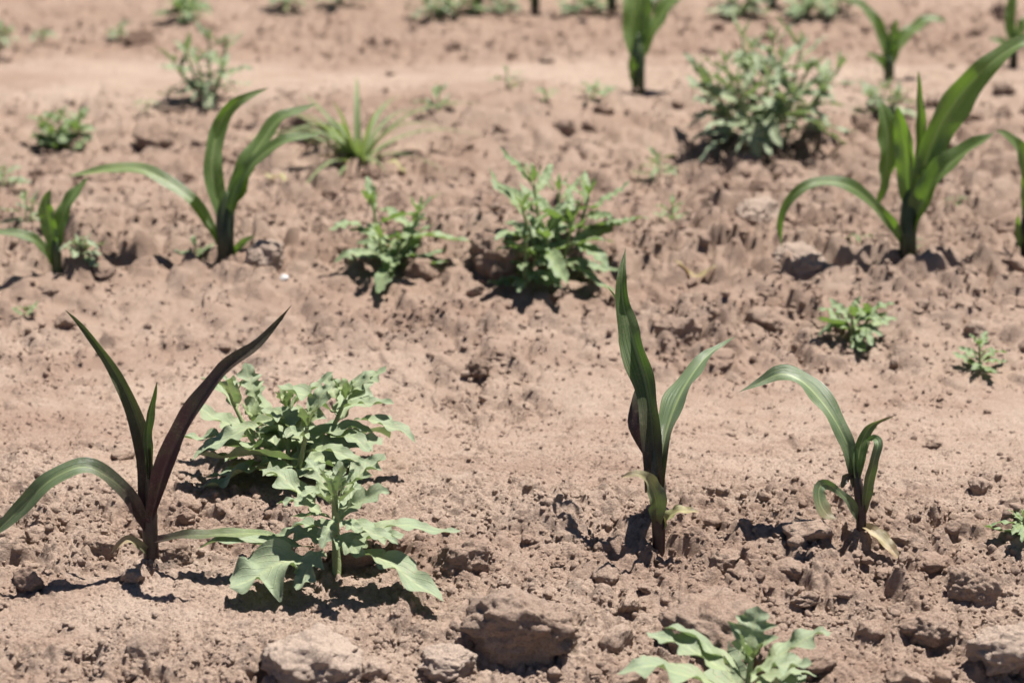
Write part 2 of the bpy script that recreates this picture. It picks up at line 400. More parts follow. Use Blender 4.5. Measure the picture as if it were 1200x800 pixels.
def build_crumbs(name, n, sub, lo, hi, seed, power, mat, label, sinkf=.0, even=.04):
    rg = np.random.RandomState(seed)
    shapes = [clod_shape(sub, 900+seed*20+k, flat=.8, cuts=6)[0] for k in range(10)]; F0 = ico(sub)[1]
    px = rg.uniform(-60, 1260, n*6); py = rg.uniform(-15, 830, n*6)
    ang = PITCH+np.arctan((py-400)/FPX); y = CAM_H/np.tan(ang); x = (px-600)/FPX*(y*CP+CAM_H*SP)
    m = rough_mask(x, y); patch = .5+.8*perlin(x/.06, y/.06, seed+3)
    keep = rg.rand(n*6)*(1+.3*sstep(2.3, 2.75, y)) < (even+1.0*m**1.2*(1-even))*np.clip(patch, .03, 1.2)*.8
    x, y, m = x[keep][:n], y[keep][:n], m[keep][:n]; n = len(x)
    s = lo*(1-rg.rand(n)*(1-(lo/hi)**power))**(-1/power)*.5
    back = sstep(2.3, 2.75, y); s *= np.clip(.55+m, .6, 1.3)*(1-.12*back); sk_ = sinkf-.15*back
    z = height(x, y)
    a = rg.uniform(0, 6.28, n); b = rg.uniform(-.8, .8, n)
    ca, sa, cb, sb = np.cos(a), np.sin(a), np.cos(b), np.sin(b)
    nv = len(shapes[0]); V = np.empty((n, nv, 3)); k = rg.randint(len(shapes), size=n); S = np.array(shapes)[k]
    X0 = S[..., 0]; Y0 = S[..., 1]*cb[:, None]-S[..., 2]*sb[:, None]; Z0 = S[..., 1]*sb[:, None]+S[..., 2]*cb[:, None]
    V[..., 0] = x[:, None]+s[:, None]*(X0*ca[:, None]-Y0*sa[:, None])
    V[..., 1] = y[:, None]+s[:, None]*(X0*sa[:, None]+Y0*ca[:, None])
    V[..., 2] = (z+s*sk_)[:, None]+s[:, None]*Z0
    F = (F0[None]+(np.arange(n)*nv)[:, None, None]).reshape(-1, 3)
    o = link(name, mesh_np(name, V.reshape(-1, 3), F, mat=mat, smooth=(sub > 1)))
    tag(o, label, kind='stuff')
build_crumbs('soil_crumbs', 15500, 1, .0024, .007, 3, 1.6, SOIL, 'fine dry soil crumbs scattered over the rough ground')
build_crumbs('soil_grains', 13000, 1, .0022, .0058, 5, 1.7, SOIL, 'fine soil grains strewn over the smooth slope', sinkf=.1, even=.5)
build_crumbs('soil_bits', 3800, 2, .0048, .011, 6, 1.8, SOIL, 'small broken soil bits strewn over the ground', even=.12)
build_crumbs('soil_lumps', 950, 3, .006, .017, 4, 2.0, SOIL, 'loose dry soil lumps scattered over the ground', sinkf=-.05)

# ------------------------------------------------------------------ leaf ribbons and stems
def spline(P, n):
    P = np.asarray(P, float)
    if len(P) == 2: P = np.array([P[0], (P[0]+P[1])/2, P[1]])
    Q = np.vstack([2*P[0]-P[1], P, 2*P[-1]-P[-2]])
    seg = np.linalg.norm(np.diff(P, axis=0), axis=1); cum = np.concatenate([[0], np.cumsum(seg)])
    out = []
    for t in np.linspace(0, cum[-1], n):
        i = min(np.searchsorted(cum, t, 'right')-1, len(seg)-1); u = (t-cum[i])/max(seg[i], 1e-9)
        a, b, c, d = Q[i], Q[i+1], Q[i+2], Q[i+3]
        out.append(.5*((2*b)+(-a+c)*u+(2*a-5*b+4*c-d)*u*u+(-a+3*b-3*c+d)*u**3))
    return np.array(out)
def unit(v): return v/np.maximum(np.linalg.norm(v, axis=-1, keepdims=True), 1e-9)
UP = np.array([0, 0, 1.0])
def ribbon(C, half, normal, fold=.25, wave=0.0, waves=4, lobes=0, lobe_depth=0.0, ruffle=0.0, na=7, seed=0, tone=None, mat=None, name='leaf', slant=.5, irregular=.25):
    """leaf blade along centre line C (n,3); half (n) half widths; normal (n,3) wanted upper-surface direction"""
    rg = np.random.RandomState(seed); n = len(C); t = np.linspace(0, 1, n)
    T = unit(np.gradient(C, axis=0)); W = unit(np.cross(normal, T)); 
    for k in range(2):                                  # smooth twisting
        W = unit(np.vstack([W[:1], (W[:-2]+W[1:-1]*2+W[2:]), W[-1:]]))
    N = unit(np.cross(T, W))
    s = np.linspace(-1, 1, na); V = np.empty((n, na, 3)); uv = np.empty((n, na, 2))
    ph = rg.uniform(0, 6.28, 2); fr = waves*(1+rg.uniform(-.15, .15, 2))
    for j, sj in enumerate(s):
        side = 0 if sj < 0 else 1
        hw = half.copy(); fwd = np.zeros(n)
        if lobes:
            q = t*lobes+(.0 if side else .35)+irregular*.5*np.sin(5*t+ph[side])
            saw = np.abs(((q % 1.0)-.62)); saw = np.where((q % 1.0) < .62, (q % 1.0)/.62, (1-(q % 1.0))/.38)   # rises slowly, drops fast: lobes point to the tip
            saw = saw**.9
            amp = lobe_depth*np.sin(np.pi*np.clip(t*1.02, 0, 1))**.4*(1+irregular*np.sin(9*t+ph[1-side]))
            hw = half*(1-amp+amp*1.25*saw); fwd = half*slant*saw*amp
        a = abs(sj)
        nz = fold*(1+1.4*(1-t)**5)*a*hw+wave*half.max()*a**1.5*np.sin(fr[side]*6.283*t+ph[side])*np.sin(np.pi*t)**.5
        if lobes: nz = nz+ruffle*half.max()*a**2*np.sin(6.283*(q+.15))*np.sin(np.pi*t)**.5
        V[:, j] = C+W*(sj*hw)[:, None]+N*nz[:, None]+T*(fwd*a)[:, None]
        uv[:, j, 0] = .5+.5*sj; uv[:, j, 1] = t
    tn = np.zeros((n, na, 3)) if tone is None else np.repeat(np.asarray(tone, float)[:, None, :], na, 1)
    return mesh_np(name, V.reshape(-1, 3), grid_faces(n, na), uv=uv.reshape(-1, 2), col=tn.reshape(-1, 3), mat=mat)
def tube(C, rad, ns=9, tone=None, mat=None, name='stem', squash=1.0):
    C = np.asarray(C); n = len(C); T = unit(np.gradient(C, axis=0))
    A = unit(np.cross(T, np.array([0, 1.0, .01]))); B = unit(np.cross(T, A))
    th = np.linspace(0, 2*np.pi, ns, endpoint=False)
    V = C[:, None, :]+np.asarray(rad)[:, None, None]*(np.cos(th)[None, :, None]*A[:, None, :]+squash*np.sin(th)[None, :, None]*B[:, None, :])
    F = [[i*ns+j, i*ns+(j+1) % ns, (i+1)*ns+(j+1) % ns, (i+1)*ns+j] for i in range(n-1) for j in range(ns)]
    V = np.concatenate([V.reshape(-1, 3), C[-1:]+T[-1:]*rad[-1]*.6]); top = len(V)-1
    F += [[(n-1)*ns+j, (n-1)*ns+(j+1) % ns, top, top] for j in range(ns)]
    uv = np.concatenate([np.stack(np.meshgrid(np.linspace(.15, .45, ns), np.linspace(0, 1, n)), -1).reshape(-1, 2), [[.3, 1]]])
    tn = np.zeros((n, 3)) if tone is None else np.asarray(tone, float)
    col = np.concatenate([np.repeat(tn[:, None, :], ns, 1).reshape(-1, 3), tn[-1:]])
    Fq = [f for f in F if f[2] != f[3]]
    Ft = [[f[0], f[1], f[2]] for f in F if f[2] == f[3]]
    Fq += [[f[0], f[1], f[2], f[2]] for f in F if False]
    me = bpy.data.meshes.new(name); me.from_pydata([tuple(map(float, v)) for v in V], [], [tuple(map(int, f)) for f in Fq+Ft])
    for p in me.polygons: p.use_smooth = True
    l = me.uv_layers.new(name='UVMap'); idx = np.empty(len(me.loops), dtype=np.int32); me.loops.foreach_get('vertex_index', idx)
    l.data.foreach_set('uv', uv[idx].astype(np.float32).ravel())
    a = me.color_attributes.new('tone', 'FLOAT_COLOR', 'POINT'); c = np.ones((len(V), 4), np.float32); c[:, :3] = col; a.data.foreach_set('color', c.ravel())
    me.materials.append(mat); return me
def thing(name, base, label, cat, group=None):
    o = bpy.data.objects.new(name, None); COL.objects.link(o); o.location = base; o.empty_display_size = .02
    return tag(o, label, cat, group)
def lerp_list(vals, n):
    return np.interp(np.linspace(0, 1, n), np.linspace(0, 1, len(vals)), vals)
def tones(n, purple=(0, 0), dry=(0, 0), pale=(0, 0)):
    return np.stack([lerp_list(purple, n), lerp_list(dry, n), lerp_list(pale, n)], 1)

# ------------------------------------------------------------------ corn seedlings
def corn(base_px, label, stem, leaves, mat=CORN, stem_purple=(1, .8), group=None, seed=0):
    """stem: [(px, py, width px, depth)]; leaves: dicts with pts [(px, py, depth)], w (apparent widths px), roll (degrees from facing the camera)"""
    B = ground_hit(*base_px); k = mpp(B[1])
    root = thing('corn_seedling', B, label, 'corn', group)
    def P(px, py, d): return at_depth(px, py, B[1]+d)-B
    C = spline([(0, 0, -.012)]+[P(a, b, d) for a, b, wd, d in stem], 16)
    rad = lerp_list([stem[0][2]*1.05]+[s[2] for s in stem], 16)*k*.5*(1-.8*np.clip((np.linspace(0, 1, 16)-.6)/.4, 0, 1)**2)
    link('stem', tube(C, rad, 10, tones(16, stem_purple), mat, squash=.75), root)
    for i, L in enumerate(leaves):
        n = L.get('n', 34); C = spline([P(*p) for p in L['pts']], n)
        wd = lerp_list(L['w'], n)*k*.5
        roll = np.radians(lerp_list(L.get('roll', [0, 0]), n))
        T = unit(np.gradient(C, axis=0)); V = unit(np.array([0, 0, CAM_H])-(C+B))
        W0 = unit(np.cross(V, T)); N0 = unit(np.cross(T, W0))
        roll = roll*(1 if L['pts'][-1][0] >= L['pts'][0][0] else -1)
        N = N0*np.cos(roll)[:, None]+np.cross(T, N0)*np.sin(roll)[:, None]
        half = wd/np.maximum(.35, np.abs(np.cos(roll)))
        half = half*(1-np.clip((np.linspace(0, 1, n)-.9)/.1, 0, 1)**2*.92)
        me = ribbon(C, half, N, fold=L.get('fold', .35), wave=L.get('wave', .17), waves=L.get('waves', 3.5), na=9, seed=seed*31+i,
                    tone=tones(n, L.get('purple', (0, 0)), L.get('dry', (0, 0)), L.get('pale', (0, 0))), mat=L.get('mat', mat), name=L.get('name', 'leaf'))
        o = link(L.get('name', 'leaf'), me, root)
        if 'label' in L: o['label'] = L['label']
    return root

corn((178, 658), 'dark purple corn seedling with two upright blades and a drooping side leaf', [(176, 625, 18, 0), (176, 575, 15, .005), (174, 520, 9, .008)], [
  dict(pts=[(174, 600, 0), (170, 530, .01), (150, 465, .02), (118, 410, .03), (92, 378, .04), (76, 363, .045)], w=[11.5, 18.0, 19.7, 13.9, 8.2, 2.5], roll=[35, 25, 10, 15, 25, 30], purple=[1, .95, .8, .6, .5, .5], fold=.5, mat=CORN_DEEP),
  dict(pts=[(178, 605, -.004), (195, 545, -.012), (225, 485, -.02), (262, 435, -.02), (300, 405, -.015), (325, 378, -.01), (342, 357, -.01)], w=[9.8, 20.5, 22.1, 16.4, 15.6, 9.8, 1.6], roll=[-20, -15, -25, -40, -30, -20, 0], purple=[1, 1, 1, .95, .9, .8, .8], fold=.6),
  dict(pts=[(175, 560, .004), (172, 510, .006), (177, 478, .008), (184, 447, .01)], w=[6.6, 10.7, 9.0, 1.6], roll=[15, 25, 35, 30], purple=[.5, .2, .05, .05], fold=.5, mat=CORN_DEEP),
  dict(pts=[(174, 620, 0), (150, 580, -.01), (122, 556, -.015), (95, 547, -.02), (60, 562, -.025), (30, 590, -.03), (-12, 630, -.04)], w=[9.8, 18.0, 16.4, 18.0, 19.7, 18.0, 8.2], roll=[10, -10, -35, -40, -25, -10, 0], purple=[1, .95, .6, .1, .05, .1, .2], fold=.3),
  dict(pts=[(182, 634, 0), (215, 628, -.012), (262, 626, -.02), (300, 625, -.025), (328, 628, -.03)], w=[6.6, 9.8, 10.7, 9.0, 3.3], roll=[-50, -45, -50, -55, -50], purple=[1, .8, .4, .1, .05], pale=[0, .1, .3, .5, .5], fold=.3),
  dict(pts=[(176, 648, 0), (165, 640, -.01), (152, 632, -.015), (141, 636, -.02), (130, 648, -.024)], w=[6.6, 9.8, 9.0, 7.4, 2.5], roll=[0, -20, -35, -20, 0], purple=[.9, .5, 0, 0, 0], dry=[0, .2, .6, 1, 1], name='dry_leaf', label='withered brown lowest leaf'),
], seed=1)

corn((772, 640), 'tall twisted corn seedling with one green upright blade and purple base', [(772, 615, 15, 0), (771, 585, 18, .005), (769, 555, 22, .010), (767, 530, 22, .014)], [
  dict(pts=[(769, 575, .006), (767, 540, .012), (765, 510, .02), (762, 480, .03), (756, 445, .045), (744, 405, .065), (731, 358, .09), (729, 322, .10), (733, 290, .115)], w=[20.7, 22.5, 23.4, 24.3, 27.0, 29.7, 17.1, 11.7, 1.8], roll=[15, 15, 15, 22, 30, 28, 15, 5, 20], purple=[.95, .9, .7, .45, .2, .05, .05, .1, .1], fold=.45, wave=.22, n=44, mat=CORN_DEEP),
  dict(pts=[(758, 530, .03), (747, 500, .035), (750, 470, .045), (754, 435, .06), (744, 388, .085), (731, 360, .10), (712, 336, .105)], w=[7.2, 18.0, 16.2, 10.8, 9.0, 7.2, 1.8], roll=[30, 30, 20, 30, 30, 40, 30], purple=[1, 1, .8, .3, .1, 0, 0], fold=.3),
  dict(pts=[(774, 570, .004), (776, 530, .012), (786, 490, .04), (803, 452, .07), (824, 422, .095), (845, 404, .115), (862, 394, .125)], w=[9.0, 17.1, 22.5, 24.3, 18.0, 8.1, 1.8], roll=[-10, -30, -50, -55, -50, -45, -40], purple=[.9, .5, .1, 0, 0, 0, .05], fold=.25, wave=.12),
  dict(pts=[(770, 612, -.003), (768, 585, -.01), (760, 565, -.016), (748, 555, -.02), (736, 557, -.022), (727, 560, -.024)], w=[9.0, 19.8, 21.6, 14.4, 8.1, 1.8], roll=[0, -10, -30, -40, -30, -30], purple=[.9, .45, .1, 0, 0, 0], dry=[0, 0, .1, .35, .6, .9], fold=.4, wave=.2),
  dict(pts=[(776, 620, 0), (785, 604, -.006), (800, 598, -.01), (820, 600, -.014)], w=[5.4, 9.9, 9.0, 1.8], roll=[-30, -50, -50, -40], dry=[.2, .6, .9, 1], pale=[0, .6, .5, .2], name='dry_leaf', label='withered yellow lowest leaf', wave=.3),
], stem_purple=(1, 1, .85, .6), seed=2)

corn((1010, 628), 'small bent corn seedling with one long arching leaf and curled side leaf', [(1009, 600, 12, 0), (1006, 570, 13, .004), (1001, 545, 14, .008)], [
  dict(pts=[(1003, 570, .004), (996, 530, .012), (980, 495, .025), (960, 467, .04), (938, 446, .05), (915, 438, .055), (893, 447, .055), (866, 459, .05)], w=[8.6, 15.5, 18.1, 20.6, 20.6, 18.9, 11.2, 1.7], roll=[10, 0, -20, -40, -55, -50, -25, 0], purple=[.7, .25, .05, 0, 0, 0, 0, .1], fold=.3, wave=.14),
  dict(pts=[(1004, 560, .004), (1006, 535, .01), (1012, 512, .016), (1024, 497, .02), (1048, 487, .026)], w=[6.9, 15.5, 14.6, 5.2, 1.3], roll=[10, 15, 20, 25, 30], purple=[.3, 0, 0, .1, .5], dry=[0, 0, 0, .2, .6], fold=.45, mat=CORN_DEEP),
  dict(pts=[(1012, 600, 0), (1017, 568, -.004), (1024, 540, -.006), (1029, 520, -.002), (1024, 513, .008), (1016, 516, .014)], w=[5.2, 11.2, 12.0, 10.3, 10.3, 5.2], roll=[20, 25, 20, 10, 10, 0], purple=[.9, .5, .35, .2, 0, 0], fold=.4),
  dict(pts=[(1008, 612, 0), (998, 592, -.006), (983, 576, -.01), (968, 567, -.014), (960, 572, -.02), (961, 590, -.026), (970, 603, -.03), (981, 608, -.034)], w=[5.2, 11.2, 9.5, 7.7, 11.2, 14.6, 17.2, 3.4], roll=[-25, -30, -35, -20, 20, 40, 30, 10], purple=[.8, .4, .3, .1, 0, 0, 0, 0], dry=[0, 0, 0, 0, 0, 0, .4, .9], fold=.2),
  dict(pts=[(999, 556, .006), (990, 560, .0), (986, 572, -.004)], w=[4.3, 10.3, 3.4], roll=[30, 40, 30], purple=[.9, .8, .6], n=12),
  dict(pts=[(1011, 616, 0), (1022, 622, -.008), (1034, 632, -.016), (1046, 645, -.024), (1055, 655, -.03)], w=[6.0, 12.0, 13.8, 11.2, 3.4], roll=[-25, -30, -40, -25, -10], dry=[.8, 1, .9, 1, 1], pale=[0, .1, .25, 0, 0], name='dry_leaf', label='withered straw-coloured lowest leaf', wave=.14, fold=.5, n=24),
], stem_purple=(1, 1, .9), seed=3)

corn((265, 306), 'three-bladed green corn plant with a long leaf arching to one side', [(264, 280, 20, 0), (264, 250, 22, .01), (266, 225, 20, .015)], [
  dict(pts=[(262, 260, .01), (252, 225, .02), (248, 190, .03), (256, 150, .05), (275, 122, .06), (315, 103, .07)], w=[11.5, 22.1, 21.3, 18.0, 12.3, 2.5], roll=[15, 18, 20, 15, 0, -30], pale=[0, 0, .05, .05, .05, .1], fold=.35),
  dict(pts=[(268, 255, .01), (278, 220, .02), (292, 190, .03), (308, 165, .045), (330, 138, .06), (372, 122, .07)], w=[8.2, 19.7, 20.5, 16.4, 11.5, 2.5], roll=[-15, -25, -35, -40, -45, -45], fold=.3),
  dict(pts=[(268, 252, .005), (280, 215, .01), (300, 188, .012), (335, 165, .015), (378, 157, .02)], w=[6.6, 13.1, 12.3, 10.7, 2.5], roll=[-30, -35, -40, -50, -50], fold=.3),
  dict(pts=[(260, 292, 0), (248, 268, .01), (225, 235, .025), (190, 210, .04), (150, 197, .05), (80, 206, .055)], w=[6.6, 13.1, 14.8, 13.9, 9.8, 2.5], roll=[-10, -20, -30, -40, -45, -40], fold=.3, pale=[0, .1, .1, .2, .4, .5]),
  dict(pts=[(270, 300, 0), (285, 285, -.006), (298, 276, -.01)], w=[4.9, 9.0, 2.5], roll=[-20, -30, -30], pale=[.2, .5, .7], n=14),
  dict(pts=[(272, 240, .01), (283, 225, .012), (290, 205, .014)], w=[4.9, 13.1, 4.9], roll=[-30, -20, -20], n=14),
], mat=CORN_BRIGHT, stem_purple=(.9, .7, .3), seed=4)

corn((1064, 300), 'broad green corn plant with wide bright blade and hooked arching leaf', [(1064, 275, 20, 0), (1067, 245, 24, .01), (1071, 215, 26, .02)], [
  dict(pts=[(1070, 245, .012), (1082, 200, .02), (1100, 150, .03), (1128, 108, .04), (1160, 76, .045), (1200, 50, .05), (1225, 52, .05)], w=[14.1, 26.4, 33.4, 35.2, 28.2, 17.6, 4.4], roll=[10, 20, 28, 28, 5, -40, -50], pale=[0, .05, .05, .05, 0, 0, 0], fold=.35),
  dict(pts=[(1066, 250, .01), (1063, 215, .018), (1060, 170, .025), (1052, 125, .03)], w=[10.6, 21.1, 22.9, 7.0], roll=[15, 15, 20, 25], pale=[.1, .3, .3, .1], fold=.3),
  dict(pts=[(1028, 240, .02), (1037, 205, .025), (1040, 165, .03), (1034, 128, .035), (1026, 122, .036)], w=[3.5, 12.3, 22.9, 24.6, 7.0], roll=[-40, -45, -40, -40, -40], fold=.2),
  dict(pts=[(1074, 205, .02), (1078, 150, .03), (1076, 82, .035)], w=[8.8, 12.3, 1.8], roll=[20, 25, 20], pale=[.1, .2, .2], fold=.5),
  dict(pts=[(1066, 275, .004), (1080, 240, 0), (1100, 205, -.006), (1130, 180, -.01), (1165, 156, -.012)], w=[10.6, 22.9, 23.8, 17.6, 3.5], roll=[-20, -30, -40, -50, -50], fold=.5),
  dict(pts=[(1060, 288, 0), (1045, 264, -.008), (1015, 232, -.016), (985, 215, -.022), (950, 216, -.03), (925, 235, -.036), (914, 262, -.04), (916, 290, -.042)], w=[6.2, 12.3, 12.3, 13.2, 12.3, 10.6, 7.9, 2.6], roll=[-10, -20, -30, -45, -40, -20, 0, 10], fold=.3),
  dict(pts=[(1084, 200, .02), (1098, 180, .03), (1102, 160, .035)], w=[7.0, 14.1, 5.3], roll=[0, 10, 10], pale=[.1, .2, .1], n=14),
], mat=CORN_BRIGHT, stem_purple=(.8, .5, .1), seed=5)

corn((66, 316), 'short two-bladed corn seedling beside the arching leaf of the three-bladed plant', [(66, 295, 12, 0), (66, 275, 13, .006)], [
  dict(pts=[(64, 295, 0), (58, 265, .006), (54, 240, .01), (59, 222, .014)], w=[8, 18, 18, 3], roll=[10, 15, 15, 20], pale=[.1, .2, .2, .1], fold=.3),
  dict(pts=[(68, 295, 0), (72, 262, .008), (82, 235, .016), (104, 208, .03)], w=[7, 16, 14, 3], roll=[-20, -35, -40, -45], fold=.3),
  dict(pts=[(62, 310, 0), (52, 292, -.006), (32, 277, -.012), (-8, 271, -.02)], w=[6, 11, 11, 4], roll=[-20, -30, -40, -45], fold=.3),
], mat=CORN_BRIGHT, stem_purple=(.4, .2), seed=6)
corn((748, 110), 'upright rear corn plant with a pale blade leaning away from its dark stem', [(748, 90, 15, 0), (748, 60, 17, .01), (748, 40, 17, .02)], [
  dict(pts=[(747, 70, .01), (742, 35, .03), (743, 0, .05), (735, -40, .08), (720, -70, .1)], w=[14, 24, 24, 18, 3], roll=[10, 15, 10, 0, -10], pale=[0, .2, .2, .1, 0], fold=.3),
  dict(pts=[(752, 70, .01), (764, 40, .02), (780, 12, .035), (800, -12, .05), (825, -22, .06)], w=[9, 15, 17, 13, 3], roll=[-30, -40, -45, -45, -45], fold=.3),
  dict(pts=[(744, 104, 0), (741, 85, -.006), (738, 66, -.01)], w=[6, 12, 8], roll=[-35, -35, -40], n=12),
  dict(pts=[(752, 50, .015), (757, 10, .025), (760, -30, .03)], w=[9, 14, 3], roll=[10, 10, 10], pale=[.1, .3, .2], n=16),
], mat=CORN_BRIGHT, stem_purple=(.7, .3, .1), seed=7)
corn((1042, 92), 'thin rear corn plant with spread arching blades behind the broad plant', [(1042, 75, 12, 0), (1043, 60, 13, .01)], [
  dict(pts=[(1041, 75, 0), (1036, 48, .01), (1024, 22, .02), (1008, 6, .03), (990, 2, .03)], w=[8, 14, 13, 9, 2], roll=[-10, -15, -25, -35, -40], fold=.3),
  dict(pts=[(1045, 75, .005), (1054, 52, .015), (1072, 34, .025), (1092, 22, .035), (1110, 26, .04)], w=[8, 15, 14, 10, 2], roll=[-20, -35, -45, -45, -45], fold=.3),
  dict(pts=[(1043, 65, .008), (1047, 42, .012), (1050, 22, .016)], w=[8, 14, 3], roll=[10, 10, 10], pale=[.2, .4, .3], n=14),
  dict(pts=[(1040, 85, 0), (1030, 70, -.006), (1014, 62, -.01)], w=[6, 9, 2], roll=[-20, -35, -40], n=14),
], mat=CORN_BRIGHT, stem_purple=(.5, .2), seed=8)
corn((1203, 300), 'slim corn plant with one bright drooping blade, next past the broad plant', [(1203, 275, 14, 0), (1203, 245, 16, .01)], [
  dict(pts=[(1204, 260, .005), (1206, 215, .01), (1198, 180, .01), (1182, 160, .008), (1166, 153, .006)], w=[10, 20, 18, 12, 3], roll=[10, 0, -20, -35, -40], pale=[.1, .3, .3, .1, .1], fold=.3),
  dict(pts=[(1205, 260, .005), (1215, 215, .01), (1235, 180, .02), (1265, 160, .03)], w=[10, 22, 20, 3], roll=[-20, -30, -40, -45], fold=.3),
  dict(pts=[(1201, 296, 0), (1194, 275, -.005), (1193, 252, -.01)], w=[7, 9, 3], roll=[0, 10, 10], n=12),
], mat=CORN_BRIGHT, seed=9)
corn((1188, 78), 'dark-stemmed rear corn plant beyond the tip of the broad bright blade', [(1188, 60, 10, 0), (1188, 40, 11, .01)], [
  dict(pts=[(1187, 55, 0), (1183, 30, .01), (1186, 0, .02), (1196, -20, .03)], w=[8, 13, 12, 3], roll=[10, 15, 15, 10], fold=.3),
  dict(pts=[(1190, 55, 0), (1200, 30, .01), (1222, 10, .02)], w=[8, 13, 3], roll=[-30, -40, -45], fold=.3),
  dict(pts=[(1186, 66, 0), (1174, 50, -.006), (1158, 46, -.01)], w=[6, 9, 2], roll=[-30, -40, -45], n=14),
], mat=CORN_BRIGHT, seed=10)
for i, (x, y, ln) in enumerate([(627, 14, 0), (717, 16, 6), (560, 12, -8), (905, 8, 4)]):
    corn((x, y), 'corn plant in the row farthest beyond the pale smooth strip', [(x, y-20, 11, 0), (x+1, y-40, 10, .01)], [
      dict(pts=[(x, y-20, 0), (x-4+ln, y-55, .01), (x-14+ln, y-90, .03), (x-40+ln, y-105, .05)], w=[8, 14, 12, 3], roll=[10, 10, -20, -40], pale=[.1, .3, .2, .1]),
      dict(pts=[(x+1, y-20, 0), (x+8, y-50, .01), (x+24+ln, y-80, .03), (x+55+ln, y-90, .05)], w=[8, 14, 12, 3], roll=[-20, -30, -40, -45]),
      dict(pts=[(x, y-6, 0), (x-8, y-22, -.01), (x-25, y-28, -.02)], w=[6, 9, 2], roll=[-20, -40, -40], n=14)], mat=CORN_BRIGHT, group='corn plants in the row beyond the pale strip', seed=20+i)

# ------------------------------------------------------------------ lobed weeds
def weed_leaf(root, B, p0, d0, dirn, length, width, droop, seed, mat, tilt=0.0, lobes=3.5, depth=.55, pale=0.0, hi=False, petiole=.12):
    """a lobed leaf from local point p0 along unit dirn (x, y, z), bending down by droop (fraction of length)"""
    rg = np.random.RandomState(seed); n = 40 if hi else 22
    s = np.linspace(0, 1, n)[:, None]; D = np.asarray(dirn, float); D = D/np.linalg.norm(D)
    sidev = unit(np.cross(D, UP)+1e-6)
    C = p0+D*(s*length)+UP*(-droop*length*s**2.2)+sidev*(rg.uniform(-.12, .12)*length*s**2)
    C = C+UP*(.04*length*np.sin(s*9+rg.uniform(0, 6))*s)
    t = s[:, 0]
    env = np.where(t < petiole, .10, .10+.9*np.sin(np.pi*np.clip((t-petiole)/(1-petiole), 0, 1)**.72)**.75)
    env = env*(1-np.clip((t-.93)/.07, 0, 1)*.85)
    # keep the blade above the soil
    tip = C+B; gzv = macro(tip[:, 0].copy(), tip[:, 1].copy()); low = np.maximum(gzv+.012*t+.003-tip[:, 2], 0)
    C = C+UP*low[:, None]
    N = UP*math.cos(tilt)+sidev*math.sin(tilt)
    N = np.repeat(N[None] if N.ndim == 1 else N, n, 0)
    me = ribbon(C, env*width*.5, N, fold=rg.uniform(.1, .4), wave=.10, waves=3, lobes=lobes, lobe_depth=depth, ruffle=rg.uniform(.15, .3), na=9 if hi else 5, seed=seed,
                tone=tones(n, pale=(.55+pale, .1+pale, pale)), mat=mat)
    return link('leaf', me, root)
def weed(base_px, label, heads, mat=WEED, leaf=(70, 26), per=9, seed=0, lobes=3.5, depth=.55, extra=(), hi=False, stem_w=7, group=None, cat='weed', stemtone=.85, low=4, droop=.35):
    """heads: [(px, py, depth)] stem tips; leaves spiral along every stem, longest near the ground. extra: hand-placed leaves (base px, base py, d, tip px, tip py, d, width px, droop)"""
    rg = np.random.RandomState(seed+500); B = ground_hit(*base_px); k = mpp(B[1])
    root = thing('weed', B, label, cat, group)
    L0, W0 = leaf[0]*k*1.25, leaf[1]*k*1.15; per = int(per*1.3)
    for h, (hx, hy, d) in enumerate(heads):
        tip = at_depth(hx, hy, B[1]+d)-B; n = 12
        mid = tip*.5+np.array([tip[0]*.12, tip[1]*.12, -.06*np.linalg.norm(tip)])
        C = spline([(tip[0]*.02, tip[1]*.02, -.01), mid, tip], n)
        link('stem', tube(C, np.linspace(stem_w, stem_w*.55, n)*k*.5, 8, tones(n, (.25, 0), (0, 0), (stemtone, stemtone)), mat), root)
        a = rg.uniform(0, 6.28)
        for i in range(per):
            t = .18+.8*(i+.6)/per; a += 2.4+rg.uniform(-.35, .35)
            j = t**.75*(n-1); p = C[int(j)]*(1-j % 1)+C[min(int(j)+1, n-1)]*(j % 1)
            el = .0+.9*t**1.4+rg.uniform(-.2, .2); size = (1.1-.42*t**1.5)*rg.uniform(.8, 1.2)
            dirn = (math.cos(a)*math.cos(el), math.sin(a)*math.cos(el), math.sin(el))
            weed_leaf(root, B, p, 0, dirn, L0*size, W0*size*rg.uniform(.85, 1.1), droop*rg.uniform(.2, 1.3)*(1-.5*t), seed*1000+h*50+i, mat, rg.uniform(-.5, .5), lobes, depth, .12*rg.rand(), hi)
        for i in range(4):                              # tight young leaves and bud at the tip
            a += 1.6; dirn = (math.cos(a)*.5, math.sin(a)*.5, 1)
            weed_leaf(root, B, C[-1], 0, dirn, L0*.3*rg.uniform(.8, 1.2), W0*.32, .1, seed*1000+h*50+30+i, mat, 0, 2.5, depth*.6, .5, False)
    for i in range(low):
        a = 6.283*i/low+rg.uniform(-.5, .5)
        weed_leaf(root, B, np.array([0, 0, .012]), 0, (math.cos(a), math.sin(a), .25), L0*rg.uniform(.7, 1.05), W0*rg.uniform(.8, 1.1), .4, seed*1000+700+i, mat, rg.uniform(-.3, .3), lobes, depth, 0, hi)
    for i, e in enumerate(extra):
        a = at_depth(e[0], e[1], B[1]+e[2])-B; b = at_depth(e[3], e[4], B[1]+e[5])-B; D = b-a; ln = np.linalg.norm(D); dr = e[7]
        D = D+UP*dr*ln
        weed_leaf(root, B, a, 0, D, ln, e[6]*k, dr, seed*1000+800+i, mat, e[8] if len(e) > 8 else 0, e[9] if len(e) > 9 else lobes, depth, 0, hi)
    return root

